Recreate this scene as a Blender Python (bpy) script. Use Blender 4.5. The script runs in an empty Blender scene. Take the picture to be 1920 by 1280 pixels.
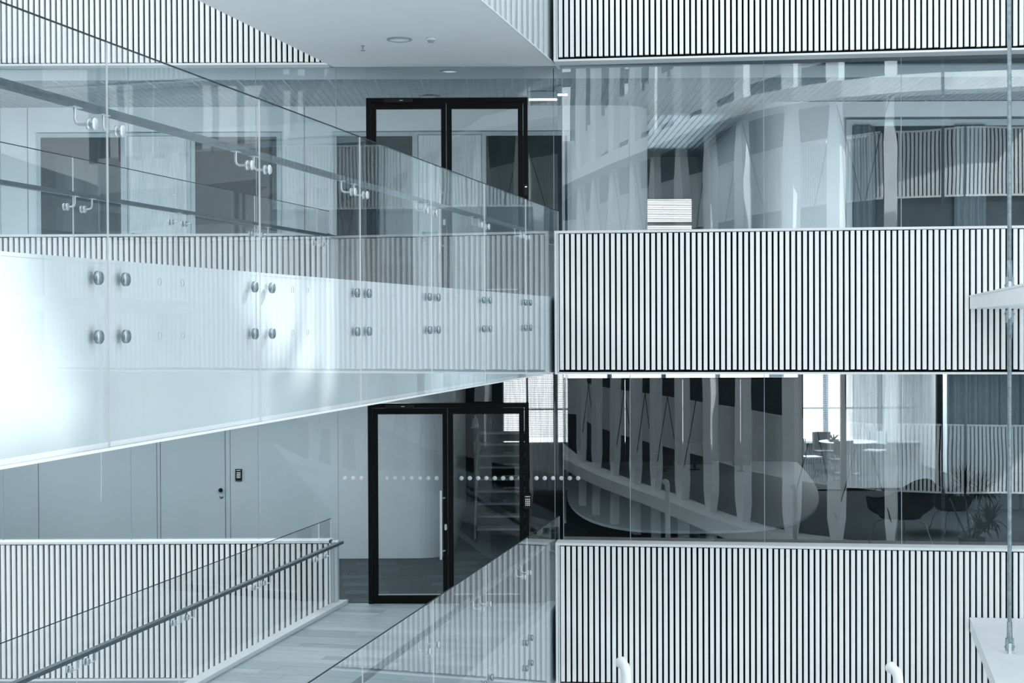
import bpy, bmesh, math, random
from mathutils import Vector, Matrix, Euler
from mathutils.geometry import tessellate_polygon
random.seed(7)
S = bpy.context.scene
COL = S.collection

# ------------------------------------------------------------------ camera
F = 2900.0
EYE = 3.5
cd = bpy.data.cameras.new('camera'); cam = bpy.data.objects.new('camera', cd); COL.objects.link(cam)
cd.sensor_width = 36; cd.lens = F/1920*36; cd.clip_end = 300
CROT = Euler((math.pi/2-0.0121, 0, 0)).to_matrix() @ Matrix.Rotation(-0.0042, 3, 'Z')
cam.location = (0, 0, EYE); cam.rotation_euler = CROT.to_euler()
S.camera = cam

# ------------------------------------------------------------------ light
def lin(c): return c/12.92 if c <= .04045 else ((c+.055)/1.055)**2.4
def tone(v):                       # the photograph's cool monochrome scale, v = brightness 0..1
    k = 4*v*(1-v)
    return (lin(max(0, v-.062*k)), lin(v+.004*k), lin(min(1, v+.035*k)), 1)
W = bpy.data.worlds.new('sky'); S.world = W; W.use_nodes = True
wn = W.node_tree.nodes; wl = W.node_tree.links
bg = wn['Background']; bg.inputs['Strength'].default_value = 1.25
tcw = wn.new('ShaderNodeTexCoord'); sep = wn.new('ShaderNodeSeparateXYZ'); rp = wn.new('ShaderNodeValToRGB')
wl.new(tcw.outputs['Generated'], sep.inputs[0]); wl.new(sep.outputs['Z'], rp.inputs[0]); wl.new(rp.outputs[0], bg.inputs['Color'])
rp.color_ramp.elements[0].position = 0; rp.color_ramp.elements[0].color = (.94, .978, 1, 1)
rp.color_ramp.elements[1].position = .9; rp.color_ramp.elements[1].color = (.91, .965, 1, 1)
SUN_DIR = Vector((-.55, -.55, -.62)).normalized()      # direction the light travels
sd = bpy.data.lights.new('sun', 'SUN'); sd.energy = 5.0; sd.angle = math.radians(.5); sd.color = (1, .985, .96)
sun = bpy.data.objects.new('sun', sd); COL.objects.link(sun)
sun.rotation_euler = SUN_DIR.to_track_quat('-Z', 'Y').to_euler(); sun.location = (20, 12, 25)
def area(name, loc, sx, sy, e, rot=(0, 0, 0)):
    d = bpy.data.lights.new(name, 'AREA'); d.shape = 'RECTANGLE'; d.size = sx; d.size_y = sy; d.energy = e; d.color = (.9, .96, 1)
    o = bpy.data.objects.new(name, d); COL.objects.link(o); o.location = loc; o.rotation_euler = rot; return o
area('ceiling_fill', (8.3, 26.6, 2.86), 1.6, 1.6, 60)  # fill light added to lift the backdrop behind the plant
# fill lights added out of sight behind the upper parapets and over the lower corridor
UP = (math.radians(118), 0, 0)
for x, w_ in ((-7.0, 3.0), (-3.9, 2.8), (1.45, 1.1), (5.2, 2.6), (8.2, 2.4)): area('parapet_fill', (x, 19.72, 4.35), w_, .18, 15*w_, UP)
area('ceiling_fill', (2.75, 26, 6.93), 1.0, 4.5, 45)  # fill light added above the grid to brighten the passage
for x in (-6.8, -3.0): area('ceiling_fill', (x, 20.9, 2.86), 3.2, 1.0, 58)  # unseen fill added to brighten the grey panel wall
area('ceiling_fill', (8.0, 35.5, 2.85), 4.0, 2.5, 170)  # fill light added to make the sheer curtains brighter
S.view_settings.view_transform = 'Standard'; S.view_settings.look = 'None'; S.view_settings.gamma = 1
S.view_settings.use_curve_mapping = False; S.view_settings.exposure = .88
S.cycles.transparent_max_bounces = 32; S.cycles.max_bounces = 9; S.cycles.glossy_bounces = 5; S.cycles.diffuse_bounces = 4
S.cycles.use_denoising = True; S.cycles.sample_clamp_indirect = 6; S.cycles.caustics_reflective = False; S.cycles.caustics_refractive = False

# ------------------------------------------------------------------ materials
MATS = {}
def mat(name, v, rough=.55, metal=0, var=.04, scale=6, bump=0, stretch=None, spec=.4, col=None):
    m = bpy.data.materials.new(name); m.use_nodes = True; MATS[name] = m
    n = m.node_tree.nodes; l = m.node_tree.links; b = n['Principled BSDF']
    b.inputs['Roughness'].default_value = rough; b.inputs['Metallic'].default_value = metal
    b.inputs['Specular IOR Level'].default_value = spec
    tc = n.new('ShaderNodeTexCoord'); mp = n.new('ShaderNodeMapping'); no = n.new('ShaderNodeTexNoise'); cr = n.new('ShaderNodeValToRGB')
    if stretch: mp.inputs['Scale'].default_value = stretch
    no.inputs['Scale'].default_value = scale; no.inputs['Detail'].default_value = 4
    l.new(tc.outputs['Object'], mp.inputs[0]); l.new(mp.outputs[0], no.inputs['Vector']); l.new(no.outputs['Fac'], cr.inputs[0])
    cr.color_ramp.elements[0].position = .3; cr.color_ramp.elements[1].position = .7
    cr.color_ramp.elements[0].color = tone(max(0, v-var)); cr.color_ramp.elements[1].color = tone(min(1, v+var))
    l.new(cr.outputs[0], b.inputs['Base Color'])
    if bump:
        bp = n.new('ShaderNodeBump'); bp.inputs['Strength'].default_value = bump; bp.inputs['Distance'].default_value = .01
        l.new(no.outputs['Fac'], bp.inputs['Height']); l.new(bp.outputs[0], b.inputs['Normal'])
    return m
M = MATS
mat('white_paint', .90, .45, var=.012, scale=2)
mat('slat_paint', .955, .5, var=.015, scale=5, stretch=(8, 8, .4))
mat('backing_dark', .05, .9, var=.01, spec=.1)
mat('glass_top_line', .22, .6, var=.01, spec=.1)  # dark line painted along the glass tops, stands in for refraction
mat('fascia_paint', .80, .45, var=.01, scale=2)
mat('soffit_paint', .93, .6, var=.006, scale=3)
mat('wall_plaster', .78, .8, var=.012, scale=1.5)
mat('wall_panel', .72, .5, var=.012, scale=1.2, stretch=(1, 1, .5))
mat('panel_joint', .25, .8, var=.01)
mat('door_wood', .74, .5, var=.05, scale=14, stretch=(6, 6, .25))
mat('frame_paint', .66, .5, var=.01)
mat('dark_glazing', .19, .3, var=.03, scale=3, spec=.2)
mat('black_frame', .03, .45, var=.008, scale=4, spec=.15)
mat('black_plastic', .04, .35, var=.01)
mat('steel', .86, .32, .6, var=.04, scale=30, stretch=(1, 1, 20))
mat('brushed_steel', .66, .33, .9, var=.08, scale=40)
mat('galvanised', .62, .42, .5, var=.06, scale=25, bump=.1)
mat('rail_wood', .36, .4, var=.03, scale=20)
mat('plank_wood', .66, .42, var=.055, scale=9, stretch=(.35, 7, 7), bump=.05)
mat('plank_wood_pale', .71, .42, var=.05, scale=9, stretch=(.3, 7, 7), bump=.05)
mat('plank_wood_dusky', .61, .42, var=.055, scale=9, stretch=(.4, 7, 7), bump=.05)
mat('carpet', .22, .95, var=.03, scale=120, bump=.3)
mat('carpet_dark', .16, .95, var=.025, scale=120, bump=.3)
mat('louvre_paint', .62, .6, var=.02)
mat('louvre_void', .35, .8, var=.02)
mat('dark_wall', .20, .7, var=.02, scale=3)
mat('dark_cloth', .38, .9, var=.06, scale=30, stretch=(6, 6, .2))
mat('black_fabric', .035, .85, var=.012, scale=60)
mat('leaf_dark', .05, .8, var=.03, scale=10, spec=.1)
mat('table_white', .86, .3, var=.01)
mat('table_grey', .66, .5, var=.01, spec=.3)
mat('blind_metal', .82, .4, var=.02)
mat('opposite_wall', .22, .7, var=.04, scale=2)
mat('column_paint', .92, .4, var=.02, scale=2)
mat('dot_film', .97, .7, var=.01)
mat('terracotta_grey', .4, .8, var=.04)
mat('tread_wood', .7, .35, var=.05, scale=10, stretch=(.4, 6, 6))

def emat(name, v, s):
    m = bpy.data.materials.new(name); m.use_nodes = True; n = m.node_tree.nodes
    b = n['Principled BSDF']; b.inputs['Base Color'].default_value = tone(v)
    b.inputs['Emission Color'].default_value = tone(v); b.inputs['Emission Strength'].default_value = s; MATS[name] = m
emat('lamp_lit', .97, 3.0)
emat('lamp_dim', .8, .35)
emat('lamp_globe', .9, .5)

def glassmat(name, tint, r0, grain=0):
    m = bpy.data.materials.new(name); m.use_nodes = True; MATS[name] = m
    n = m.node_tree.nodes; l = m.node_tree.links; n.clear()
    out = n.new('ShaderNodeOutputMaterial'); mix = n.new('ShaderNodeMixShader'); tr = n.new('ShaderNodeBsdfTransparent'); gl = n.new('ShaderNodeBsdfGlossy')
    tr.inputs['Color'].default_value = tint; gl.inputs['Roughness'].default_value = .0; gl.inputs['Color'].default_value = (.93, .98, 1, 1)
    lw = n.new('ShaderNodeLayerWeight'); lw.inputs['Blend'].default_value = .5
    p = n.new('ShaderNodeMath'); p.operation = 'POWER'; p.inputs[1].default_value = 5
    mu = n.new('ShaderNodeMath'); mu.operation = 'MULTIPLY_ADD'; mu.inputs[1].default_value = 1-r0; mu.inputs[2].default_value = r0
    l.new(lw.outputs['Facing'], p.inputs[0]); l.new(p.outputs[0], mu.inputs[0]); l.new(mu.outputs[0], mix.inputs[0])
    l.new(tr.outputs[0], mix.inputs[1]); l.new(gl.outputs[0], mix.inputs[2]); l.new(mix.outputs[0], out.inputs[0])
    # faint waviness of float glass
    tc = n.new('ShaderNodeTexCoord'); no = n.new('ShaderNodeTexNoise'); no.inputs['Scale'].default_value = .9; no.inputs['Detail'].default_value = 1
    bp = n.new('ShaderNodeBump'); bp.inputs['Strength'].default_value = .05; bp.inputs['Distance'].default_value = .02
    l.new(tc.outputs['Object'], no.inputs['Vector']); l.new(no.outputs['Fac'], bp.inputs['Height']); l.new(bp.outputs[0], gl.inputs['Normal'])
glassmat('facade_glass', (.965, .985, .99, 1), .09)
glassmat('window_glass', (.965, .985, .99, 1), .04)
glassmat('rail_glass', (.985, .993, .995, 1), .014)
glassmat('door_glass', (.97, .985, .99, 1), .035)
glassmat('panel_glass', (.97, .99, .99, 1), .025)
emm = bpy.data.materials.new('glass_edge'); emm.use_nodes = True; MATS['glass_edge'] = emm
b = emm.node_tree.nodes['Principled BSDF']; b.inputs['Base Color'].default_value = tone(.95); b.inputs['Roughness'].default_value = .3  # pale colour stands in for bright highlights at the panel joints
b.inputs['Alpha'].default_value = .85
def sheer(name, v, transp):
    m = bpy.data.materials.new(name); m.use_nodes = True; MATS[name] = m
    n = m.node_tree.nodes; l = m.node_tree.links; n.clear()
    out = n.new('ShaderNodeOutputMaterial'); mix = n.new('ShaderNodeMixShader'); m2 = n.new('ShaderNodeMixShader')
    tr = n.new('ShaderNodeBsdfTransparent'); tl = n.new('ShaderNodeBsdfTranslucent'); df = n.new('ShaderNodeBsdfDiffuse')
    tl.inputs['Color'].default_value = tone(v); df.inputs['Color'].default_value = tone(v)
    tc = n.new('ShaderNodeTexCoord'); wv = n.new('ShaderNodeTexNoise'); mp = n.new('ShaderNodeMapping'); mp.inputs['Scale'].default_value = (9, 9, .3)
    cr = n.new('ShaderNodeMapRange'); cr.inputs['To Min'].default_value = 1-transp-.16; cr.inputs['To Max'].default_value = 1-transp+.16
    cr.inputs['From Min'].default_value = .3; cr.inputs['From Max'].default_value = .7
    l.new(tc.outputs['Object'], mp.inputs[0]); l.new(mp.outputs[0], wv.inputs['Vector']); l.new(wv.outputs['Fac'], cr.inputs[0]); l.new(cr.outputs[0], mix.inputs[0])
    m2.inputs[0].default_value = .5; l.new(tl.outputs[0], m2.inputs[1]); l.new(df.outputs[0], m2.inputs[2])
    l.new(tr.outputs[0], mix.inputs[1]); l.new(m2.outputs[0], mix.inputs[2]); l.new(mix.outputs[0], out.inputs[0])
sheer('sheer_cloth', .86, .45)

# ------------------------------------------------------------------ builders
class MB:
    def __init__(s): s.v = []; s.f = []; s.sm = []
    def add(s, vs, fs, smooth=False):
        o = len(s.v); s.v += [tuple(v) for v in vs]; s.f += [tuple(i+o for i in f) for f in fs]; s.sm += [smooth]*len(fs); return s
    def box(s, x0, x1, y0, y1, z0, z1):
        vs = [(x, y, z) for x in (x0, x1) for y in (y0, y1) for z in (z0, z1)]
        return s.add(vs, [(0, 1, 3, 2), (4, 6, 7, 5), (0, 4, 5, 1), (2, 3, 7, 6), (0, 2, 6, 4), (1, 5, 7, 3)])
    def cbox(s, x0, x1, y0, y1, z0, z1, c):      # box with chamfered vertical edges on all four corners
        pts = [(x0+c, y0), (x1-c, y0), (x1, y0+c), (x1, y1-c), (x1-c, y1), (x0+c, y1), (x0, y1-c), (x0, y0+c)]
        return s.prism(pts, z0, z1)
    def prism(s, pts, z0, z1):
        n = len(pts); vs = [(x, y, z0) for x, y in pts]+[(x, y, z1) for x, y in pts]
        fs = [(i, (i+1) % n, n+(i+1) % n, n+i) for i in range(n)]+[tuple(range(n))[::-1], tuple(range(n, 2*n))]
        return s.add(vs, fs)
    def tube(s, pts, r, n=12, cap=True):
        pts = [Vector(p) for p in pts]; rr = r if isinstance(r, (list, tuple)) else [r]*len(pts)
        vs = []; up = None
        for i, p in enumerate(pts):
            if i == 0: d = pts[1]-p
            elif i == len(pts)-1: d = p-pts[i-1]
            else: d = (p-pts[i-1]).normalized()+(pts[i+1]-p).normalized()
            if d.length < 1e-9: d = Vector((0, 0, 1))
            d.normalize()
            if up is None: up = Vector((0, 0, 1)) if abs(d.z) < .9 else Vector((1, 0, 0))
            a = d.cross(up).normalized(); b2 = a.cross(d).normalized(); up = b2
            for k in range(n):
                t = 2*math.pi*k/n; vs.append(p+(a*math.cos(t)+b2*math.sin(t))*rr[i])
        fs = [(i*n+k, i*n+(k+1) % n, (i+1)*n+(k+1) % n, (i+1)*n+k) for i in range(len(pts)-1) for k in range(n)]
        s.add(vs, fs, True)
        if cap:
            o = len(pts)*n
            s.add([vs[k] for k in range(n)], [tuple(range(n))]); s.add([vs[o-n+k] for k in range(n)], [tuple(range(n))])
        return s
    def lathe(s, prof, n=28, c=(0, 0, 0), axis='Z'):    # profile (r, h)
        vs = []
        for r, h in prof:
            for k in range(n):
                t = 2*math.pi*k/n; a, b2 = r*math.cos(t), r*math.sin(t)
                p = {'Z': (a, b2, h), 'X': (h, a, b2), 'Y': (a, h, b2)}[axis]
                vs.append((p[0]+c[0], p[1]+c[1], p[2]+c[2]))
        fs = [(i*n+k, i*n+(k+1) % n, (i+1)*n+(k+1) % n, (i+1)*n+k) for i in range(len(prof)-1) for k in range(n)]
        return s.add(vs, fs, True)
    def mesh(s, name):
        me = bpy.data.meshes.new(name); me.from_pydata(s.v, [], s.f); me.update()
        bm = bmesh.new(); bm.from_mesh(me); bmesh.ops.recalc_face_normals(bm, faces=bm.faces); bm.to_mesh(me); bm.free()
        for p, q in zip(me.polygons, s.sm): p.use_smooth = q
        return me
    def build(s, name, m, parent=None, loc=(0, 0, 0), rz=0):
        me = s.mesh(name); me.materials.append(MATS[m] if isinstance(m, str) else m)
        return inst(name, me, parent, loc, rz)
def inst(name, me, parent=None, loc=(0, 0, 0), rz=0):
    o = bpy.data.objects.new(name, me); COL.objects.link(o); o.location = loc; o.rotation_euler = (0, 0, rz)
    if parent: o.parent = parent
    return o
def tag(o, label=None, cat=None, group=None, kind=None):
    if label: o['label'] = label
    if cat: o['category'] = cat
    if group: o['group'] = group
    if kind: o['kind'] = kind
    return o
def empty(name, loc, rz=0, **k):
    o = bpy.data.objects.new(name, None); COL.objects.link(o); o.location = loc; o.rotation_euler = (0, 0, rz); o.empty_display_size = .2
    return tag(o, **k)
def smesh(name, mb, m):
    me = mb.mesh(name); me.materials.append(MATS[m]); return me
def ray(px, py): return CROT @ Vector(((px-960)/F, -(py-640)/F, -1))
def at(px, py, Y):                 # world point seen at a pixel, at distance Y
    d = ray(px, py); t = Y/d.y; return Vector((0, 0, EYE))+d*t
def hit(px, py, p0, n):            # world point seen at a pixel, on a plane
    d = ray(px, py); o = Vector((0, 0, EYE)); t = (Vector(p0)-o).dot(n)/d.dot(n); return o+d*t

FL = (0.0, 3.8, 7.6)
YL, YD, YB = 19.1, 19.33, 22.8     # left facade, door wall, corridor back wall
TH = math.atan(.2195)               # bridges run at this angle to the facade normal
BT = (math.sin(TH), math.cos(TH))

# ------------------------------------------------------------------ slatted facade bands
slat_r = smesh('slat', MB().cbox(0, .0455, 0, .045, -.875, .775, .003), 'slat_paint')
slat_l = smesh('slat', MB().cbox(0, .043, 0, .06, -.875, .775, .003), 'slat_paint')
RC = Vector((.52, 18.83, 0)); RA = math.atan2(-.68, 5.49)
def rloc(x, y=0, z=0):
    c, s_ = math.cos(RA), math.sin(RA); return Vector((RC.x+x*c-y*s_, RC.y+x*s_+y*c, z))
names = ['lowest', 'middle', 'topmost']
RW = 7.2
for i, f in enumerate(FL):
    w = empty('wall_right', (RC.x, RC.y, f), RA, kind='structure', cat='wall',
              label=['white slatted wall band below the dark office window with the plant', 'white slatted wall band between the two right-hand windows', 'white slatted wall band above the pale upper right-hand window'][i])
    MB().box(.02, RW, .06, .10, -.9, .78).build('backing', 'backing_dark', w)
    MB().box(0, .03, -.004, .30, -.93, .815).box(.035, .05, .01, .06, -.9, .79).box(0, .03, .30, .56, -.93, .0).build('corner_post', 'white_paint', w)
    MB().box(.03, RW, -.004, .30, .785, .815).build('top_cap', 'white_paint', w)
    MB().box(.03, RW, .0, .30, -.93, -.905).build('bottom_rail', 'white_paint', w)
    k = 0; x = .062
    while x < RW-.05:
        o = inst('slat', slat_r, w, (x, random.uniform(-.001, .001), random.uniform(-.004, .004)))
        x += .0695
LX0, LX1 = -8.4, -2.275
for i, f in enumerate(FL):
    w = empty('wall_left', (LX0, YL, f), 0, kind='structure', cat='wall',
              label=['white slatted wall band behind the lower footbridge handrail', 'white slatted wall band seen through glass above the white bridge side', 'white slatted wall band in the top left corner'][i])
    L = LX1-LX0
    MB().box(0, L, .075, .12, -.9, .78).build('backing', 'backing_dark', w)
    MB().box(0, L+.02, -.004, .22, .785, .815).build('top_cap', 'white_paint', w)
    MB().box(0, L+.02, 0, .22, -.91, -.885).build('bottom_rail', 'white_paint', w)
    MB().box(L, L+.02, -.004, .14, -.9, .815).build('corner_post', 'white_paint', w)
    MB().box(L+.022, L+.055, .02, .22, -.9, .79).box(L+.058, L+.10, .03, .22, -.9, .79).build('end_face', 'wall_plaster', w)
    x = L-.062
    while x > 0:
        inst('slat', slat_l, w, (x, 0, random.uniform(-.004, .004))); x -= .0678

# ------------------------------------------------------------------ glazing of the facades
def pane(parent, x0, x1, z0, z1, y=0, m='facade_glass', t=.012):
    o = MB().box(x0+.004, x1-.004, y, y+t, z0, z1).build('pane', m, parent); return o
def joints(parent, xs, z0, z1, y=0):
    for x in xs: MB().box(x-.0035, x+.0035, y-.002, y+.014, z0, z1).build('joint', 'frame_paint', parent)
RJ = [.075, .90, 2.53, 4.16, 5.80, 7.2]
for i, f in enumerate(FL[:2]):
    w = empty('window_%d' % (2-i), (RC.x, RC.y, f), RA, kind='structure', cat='window',
              label=['long window of the dark office with plant and curtains, lower right', 'long window of the pale corridor, upper right'][i])
    for a, b2 in zip(RJ, RJ[1:]): pane(w, a, b2, .815, 2.868, .28)
    joints(w, RJ[:-1], .815, 2.868, .28)
    MB().box(.075, .087, .29, .50, .02, 2.868).build('return_pane', 'facade_glass', w)
    w = empty('window_%d' % (4-i), (LX0, YL, f), 0, kind='structure', cat='window',
              label=['long window in front of the smooth grey panel wall, lower left', 'long window of the corridor with dark door bays, upper left'][i])
    LJ = [at(p, 900, YL+.16).x-LX0 for p in (-235, 5, 245, 484)]+[LX1-LX0+.1]
    LJ = [0]+[j for j in LJ if j > .1]
    for a, b2 in zip(LJ, LJ[1:]): pane(w, a, b2, .815, 2.89, .16, 'window_glass')
    joints(w, LJ[1:], .815, 2.89, .16)

# ------------------------------------------------------------------ door wall: two glazed double doors
DX0 = -2.185; DX1 = .585
keymesh = None
def keypad(parent_or_none, loc, name='keypad'):
    k = MB().box(-.048, .048, -.03, 0, -.085, .085).build(name, 'black_plastic', parent_or_none, loc)
    mb = MB()
    for r in range(4):
        for c in range(3): mb.box(-.027+c*.021, -.014+c*.021, -.034, -.03, .025-r*.024, .039-r*.024)
    mb.box(-.03, .03, -.033, -.03, .062, .070); mb.build('keys', 'dot_film', k)
    return k
for i, f in enumerate(FL[:2]):
    w = empty('window_%d' % (6-i), (0, YD, f), 0, kind='structure', cat='window',
              label=['clear glazing with a row of pale dots around the lower black door', 'clear glazing around the upper black door'][i])
    fx0, fx1 = at(691, 900, YD).x, at(992, 900, YD).x
    pane(w, DX0, fx0-.005, .0, 2.868, 0, 'door_glass'); pane(w, fx1+.005, DX1, .0, 2.868, 0, 'door_glass')
    pane(w, fx0, fx1, 2.515, 2.868, 0, 'door_glass')
    joints(w, [DX0, fx0, fx1-.03, .53], 2.515, 2.868, -.001)
    joints(w, [DX0, .53], 0, 2.868, -.001)
    if i == 0:
        dm = smesh('dot', MB().lathe([(0, 0), (.0275, 0), (.0275, .002), (0, .002)], 16, axis='Y'), 'dot_film')
        for k in range(29):
            px = 647+15.6*k
            p = at(px, 896, YD)
            if 688 < px < 710 or 829 < px < 853 or 979 < px < 992: continue
            inst('dot', dm, w, (p.x, -.006, p.z-f))
    # the door
    d = empty('door_%d' % (2-i), (fx0, YD, f), 0, kind='structure', cat='door',
              label=['black-framed double glass door at the end of the plank footbridge', 'black-framed double glass door behind the upper bridge glass'][i])
    Wd = fx1-fx0; H = 2.5
    MB().box(0, .055, -.07, .05, 0, H).box(Wd-.055, Wd, -.07, .05, 0, H).box(.055, Wd-.055, -.07, .05, H-.055, H).build('frame', 'black_frame', d)
    MB().box(.055, Wd-.055, -.05, .05, 0, .02).build('threshold', 'black_frame', d)
    mid = (840-691)/301*Wd
    for j, (a, b2) in enumerate(((.06, mid-.003), (mid+.003, Wd-.06))):
        sl = .062 if j == 0 else .065; sr = .06 if j == 0 else .062
        z0, z1 = .022, H-.06
        lf = MB().box(a, a+sl, -.06, 0, z0, z1).box(b2-sr, b2, -.06, 0, z0, z1).box(a+sl, b2-sr, -.06, 0, z1-.075, z1).box(a+sl, b2-sr, -.06, 0, z0, z0+.085)
        lf = lf.build('door_leaf', 'black_frame', d)
        MB().box(a+sl, b2-sr, -.036, -.024, z0+.085, z1-.075).build('door_pane', 'door_glass', lf)
        MB().box(a+sl, b2-sr, -.062, -.05, z0+.085, z0+.10).build('glazing_bead', 'frame_paint', lf)
        if j == 0:
            hx = (827-691)/301*Wd; zc = 1.0
            MB().tube([(hx, -.13, zc-.44), (hx, -.13, zc+.42)], .017, 14).tube([(hx, -.13, zc-.34), (hx+.045, -.055, zc-.34)], .011).tube([(hx, -.13, zc+.32), (hx+.045, -.055, zc+.32)], .011).build('pull_handle', 'steel', lf)
            MB().tube([(hx+.045, .06, zc-.40), (hx+.045, .06, zc+.40)], .017, 14).tube([(hx+.045, .06, zc-.34), (hx+.045, 0, zc-.34)], .011).tube([(hx+.045, .06, zc+.32), (hx+.045, 0, zc+.32)], .011).build('pull_handle', 'steel', lf)
            lk = MB(); pts = [(.012*math.cos(t), .012*math.sin(t)+(.018 if math.sin(t) > 0 else -.018)) for t in [2*math.pi*q/20 for q in range(20)]]
            vs = [(hx+.058+1.3*p[0], y, .955+1.3*p[1]) for y in (-.068, -.06) for p in pts]
            lk.add(vs, [tuple(range(20)), tuple(range(20, 40))]+[(q, (q+1) % 20, 20+(q+1) % 20, 20+q) for q in range(20)])
            lk.build('lock_plate', 'steel', lf)
            MB().box(a+.16, a+.52, -.10, -.06, z1+.0, z1+.045).build('door_closer', 'black_plastic', lf)
            MB().box(a+.36, a+.40, -.104, -.10, z1+.02, z1+.028).build('closer_mark', 'steel', lf)
    if i == 0:
        k = keypad(d, (Wd-.02, -.07, 1.27))
    else:
        MB().box(Wd-.045, Wd-.005, -.085, -.07, 1.28, 1.42).build('card_reader', 'black_plastic', d)
        MB().box(Wd-.035, Wd-.015, -.088, -.085, 1.385, 1.392).build('reader_light', 'lamp_lit', d)

# ------------------------------------------------------------------ bridges
B0 = Vector((.575, YD, 0)); BW = 2.71; BL = 18.0
disc = smesh('disc_fixing', MB().lathe([(0, .03), (.030, .03), (.034, .026), (.034, .008), (.02, .008), (.02, 0)], 24, axis='X'), 'brushed_steel')
discl = smesh('disc_fixing', MB().lathe([(0, -.03), (.030, -.03), (.034, -.026), (.034, -.008), (.02, -.008), (.02, 0)], 24, axis='X'), 'brushed_steel')
def bracket(side):
    mb = MB(); s = side  # s=+1: glass at x=0 with the rail inward (towards -x)
    mb.lathe([(0, .028), (.026, .028), (.030, .024), (.030, .016), (.012, .014), (.012, -.004)], 20, axis='X')
    mb.lathe([(.012, 0), (.030, -.004), (.030, -.014), (.0, -.016)], 20, axis='X')
    mb.tube([(0, 0, 0), (-.06*s, .0, 0), (-.078*s, 0, .008), (-.085*s, 0, .028), (-.085*s, 0, .085)], .0075, 10)
    mb.box(-.085*s-.018, -.085*s+.018, -.045, .045, .083, .088)
    return smesh('rail_bracket', mb, 'steel')
br_r, br_l = bracket(1), bracket(-1)
edge_mats = None
def glass_panel(parent, x0, y0, y1, z0, z1, m='rail_glass'):
    mb = MB().box(x0+.006, x0+.015, y0+.0025, y1-.0025, z0, z1-.006).box(x0+.006, x0+.015, y0+.0025, y1-.0025, z1-.006, z1)
    g = mb.build('glass_panel', m, parent)
    g.data.materials.append(MATS['glass_edge']); g.data.materials.append(MATS['glass_top_line'])
    for k, p in enumerate(g.data.polygons):
        if k >= 6: p.material_index = 2
        elif abs(p.normal.y) > .9: p.material_index = 1
    return g
rows = None
for i, f in enumerate(FL):
    lab = ['lower footbridge with oak plank deck leading to the lower black door', 'middle footbridge with white sides, steel discs and glass balustrades', 'overhead footbridge whose pale underside fills the top of the picture'][i]
    br = empty('footbridge', (B0.x, B0.y, f), -TH, label=lab, cat='bridge')
    core = [(-BW+.02, -.60), (-.02, -.02), (-.02, -BL), (-BW+.02, -BL)]
    MB().prism(core, -.88, -.03).build('deck', 'soffit_paint', br)
    inset = [(-BW-.0, -.60), (0, -.0), (0, -BL), (-BW, -BL)]
    MB().prism(inset, -.905, -.88).build('soffit', 'soffit_paint', br)
    MB().box(-.02, -.002, -BL, -.02, -.88, .0).build('fascia', 'fascia_paint', br)
    MB().box(-BW+.002, -BW+.02, -BL, -.62, -.88, .0).build('fascia', 'fascia_paint', br)
    MB().prism([(-.14, -.04), (0, -.01), (0, -BL), (-.14, -BL)], 0, .018).build('kerb', 'fascia_paint', br)
    MB().prism([(-BW, -.60), (-BW+.13, -.57), (-BW+.13, -BL), (-BW, -BL)], 0, .045).build('kerb', 'white_paint', br)
    MB().box(.0, .022, -BL, -.02, -.92, -.905).build('drip_edge', 'white_paint', br)
    # planks run across the deck
    if i == 0:
        y = -.02; row = 0
        while y > -6.6:
            yb = y-.185; xs = [-BW+.13]
            x = -BW+.13-random.uniform(0, 1.4)
            while x < -.14:
                x += random.choice((1.2, 1.5, 1.8))
                if x > -BW+.35 and x < -.3: xs.append(x)
            xs.append(-.14)
            for a, b2 in zip(xs, xs[1:]):
                ya = y; a2 = a
                # the deck ends along the door wall, which is not square to the bridge
                def lim(xx): return min(y, .218*xx-.02)
                yl, yr = lim(a), lim(b2)
                if yl < yb+.02 and yr < yb+.02: continue
                P = [(a+.0015, max(yl, yb+.002)), (b2-.0015, max(yr, yb+.002)), (b2-.0015, yb+.003), (a+.0015, yb+.003)]
                MB().prism(P, -.03, random.uniform(-.001, .0005)).build('plank', random.choice(('plank_wood', 'plank_wood', 'plank_wood_pale', 'plank_wood_dusky')), br)
            y = yb
            row += 1
        MB().prism([(-BW+.13, y), (-.14, y), (-.14, -BL), (-BW+.13, -BL)], -.03, 0).build('deck_covering', 'plank_wood', br)
    else:
        MB().prism([(-BW+.13, -.57), (-.14, -.04), (-.14, -BL), (-BW+.13, -BL)], -.03, 0).build('deck_covering', 'plank_wood_pale', br)
    # right-hand glass (towards the viewer), white fascia behind its foot
    js = [0-.03]+[-2.0*k for k in range(1, 10)]
    for a, b2 in zip(js[1:], js):
        if i == 2 and a < -14: continue
        g = glass_panel(br, .004, a, b2, -.905, 1.09)
        for yy in (a+.143, b2-.143):
            for zz in (-.075, -.36): inst('disc_fixing', disc, g, (.02, yy, zz))
    hr = MB().box(-.115, -.062, -BL, -.08, .752, .785).build('handrail', 'rail_wood', br)
    for j in js[1:-1]+[js[0]-.05]:
        for yy in ((j-.145, j+.145) if j < -1 else (j-.10,)): inst('rail_bracket', br_r, hr, (.004, yy, .665))
    jl = [-.80, -1.245]+[-1.245-2.0*k for k in range(1, 9)]
    for a, b2 in zip(jl[1:], jl):
        g = glass_panel(br, -BW-.02, a, b2, -.905, 1.09)
        for yy in ((a+.143, b2-.143) if b2-a > 1 else ((a+b2)/2,)):
            for zz in (-.075, -.36): inst('disc_fixing', discl, g, (0, yy, zz))
    hl = MB().box(-BW+.042, -BW+.095, -BL, -.62, .752, .785).build('handrail', 'rail_wood', br)
    for j in jl[1:-1]:
        for yy in (j-.145, j+.145): inst('rail_bracket', br_l, hl, (-BW-.0, yy, .665))

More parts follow.
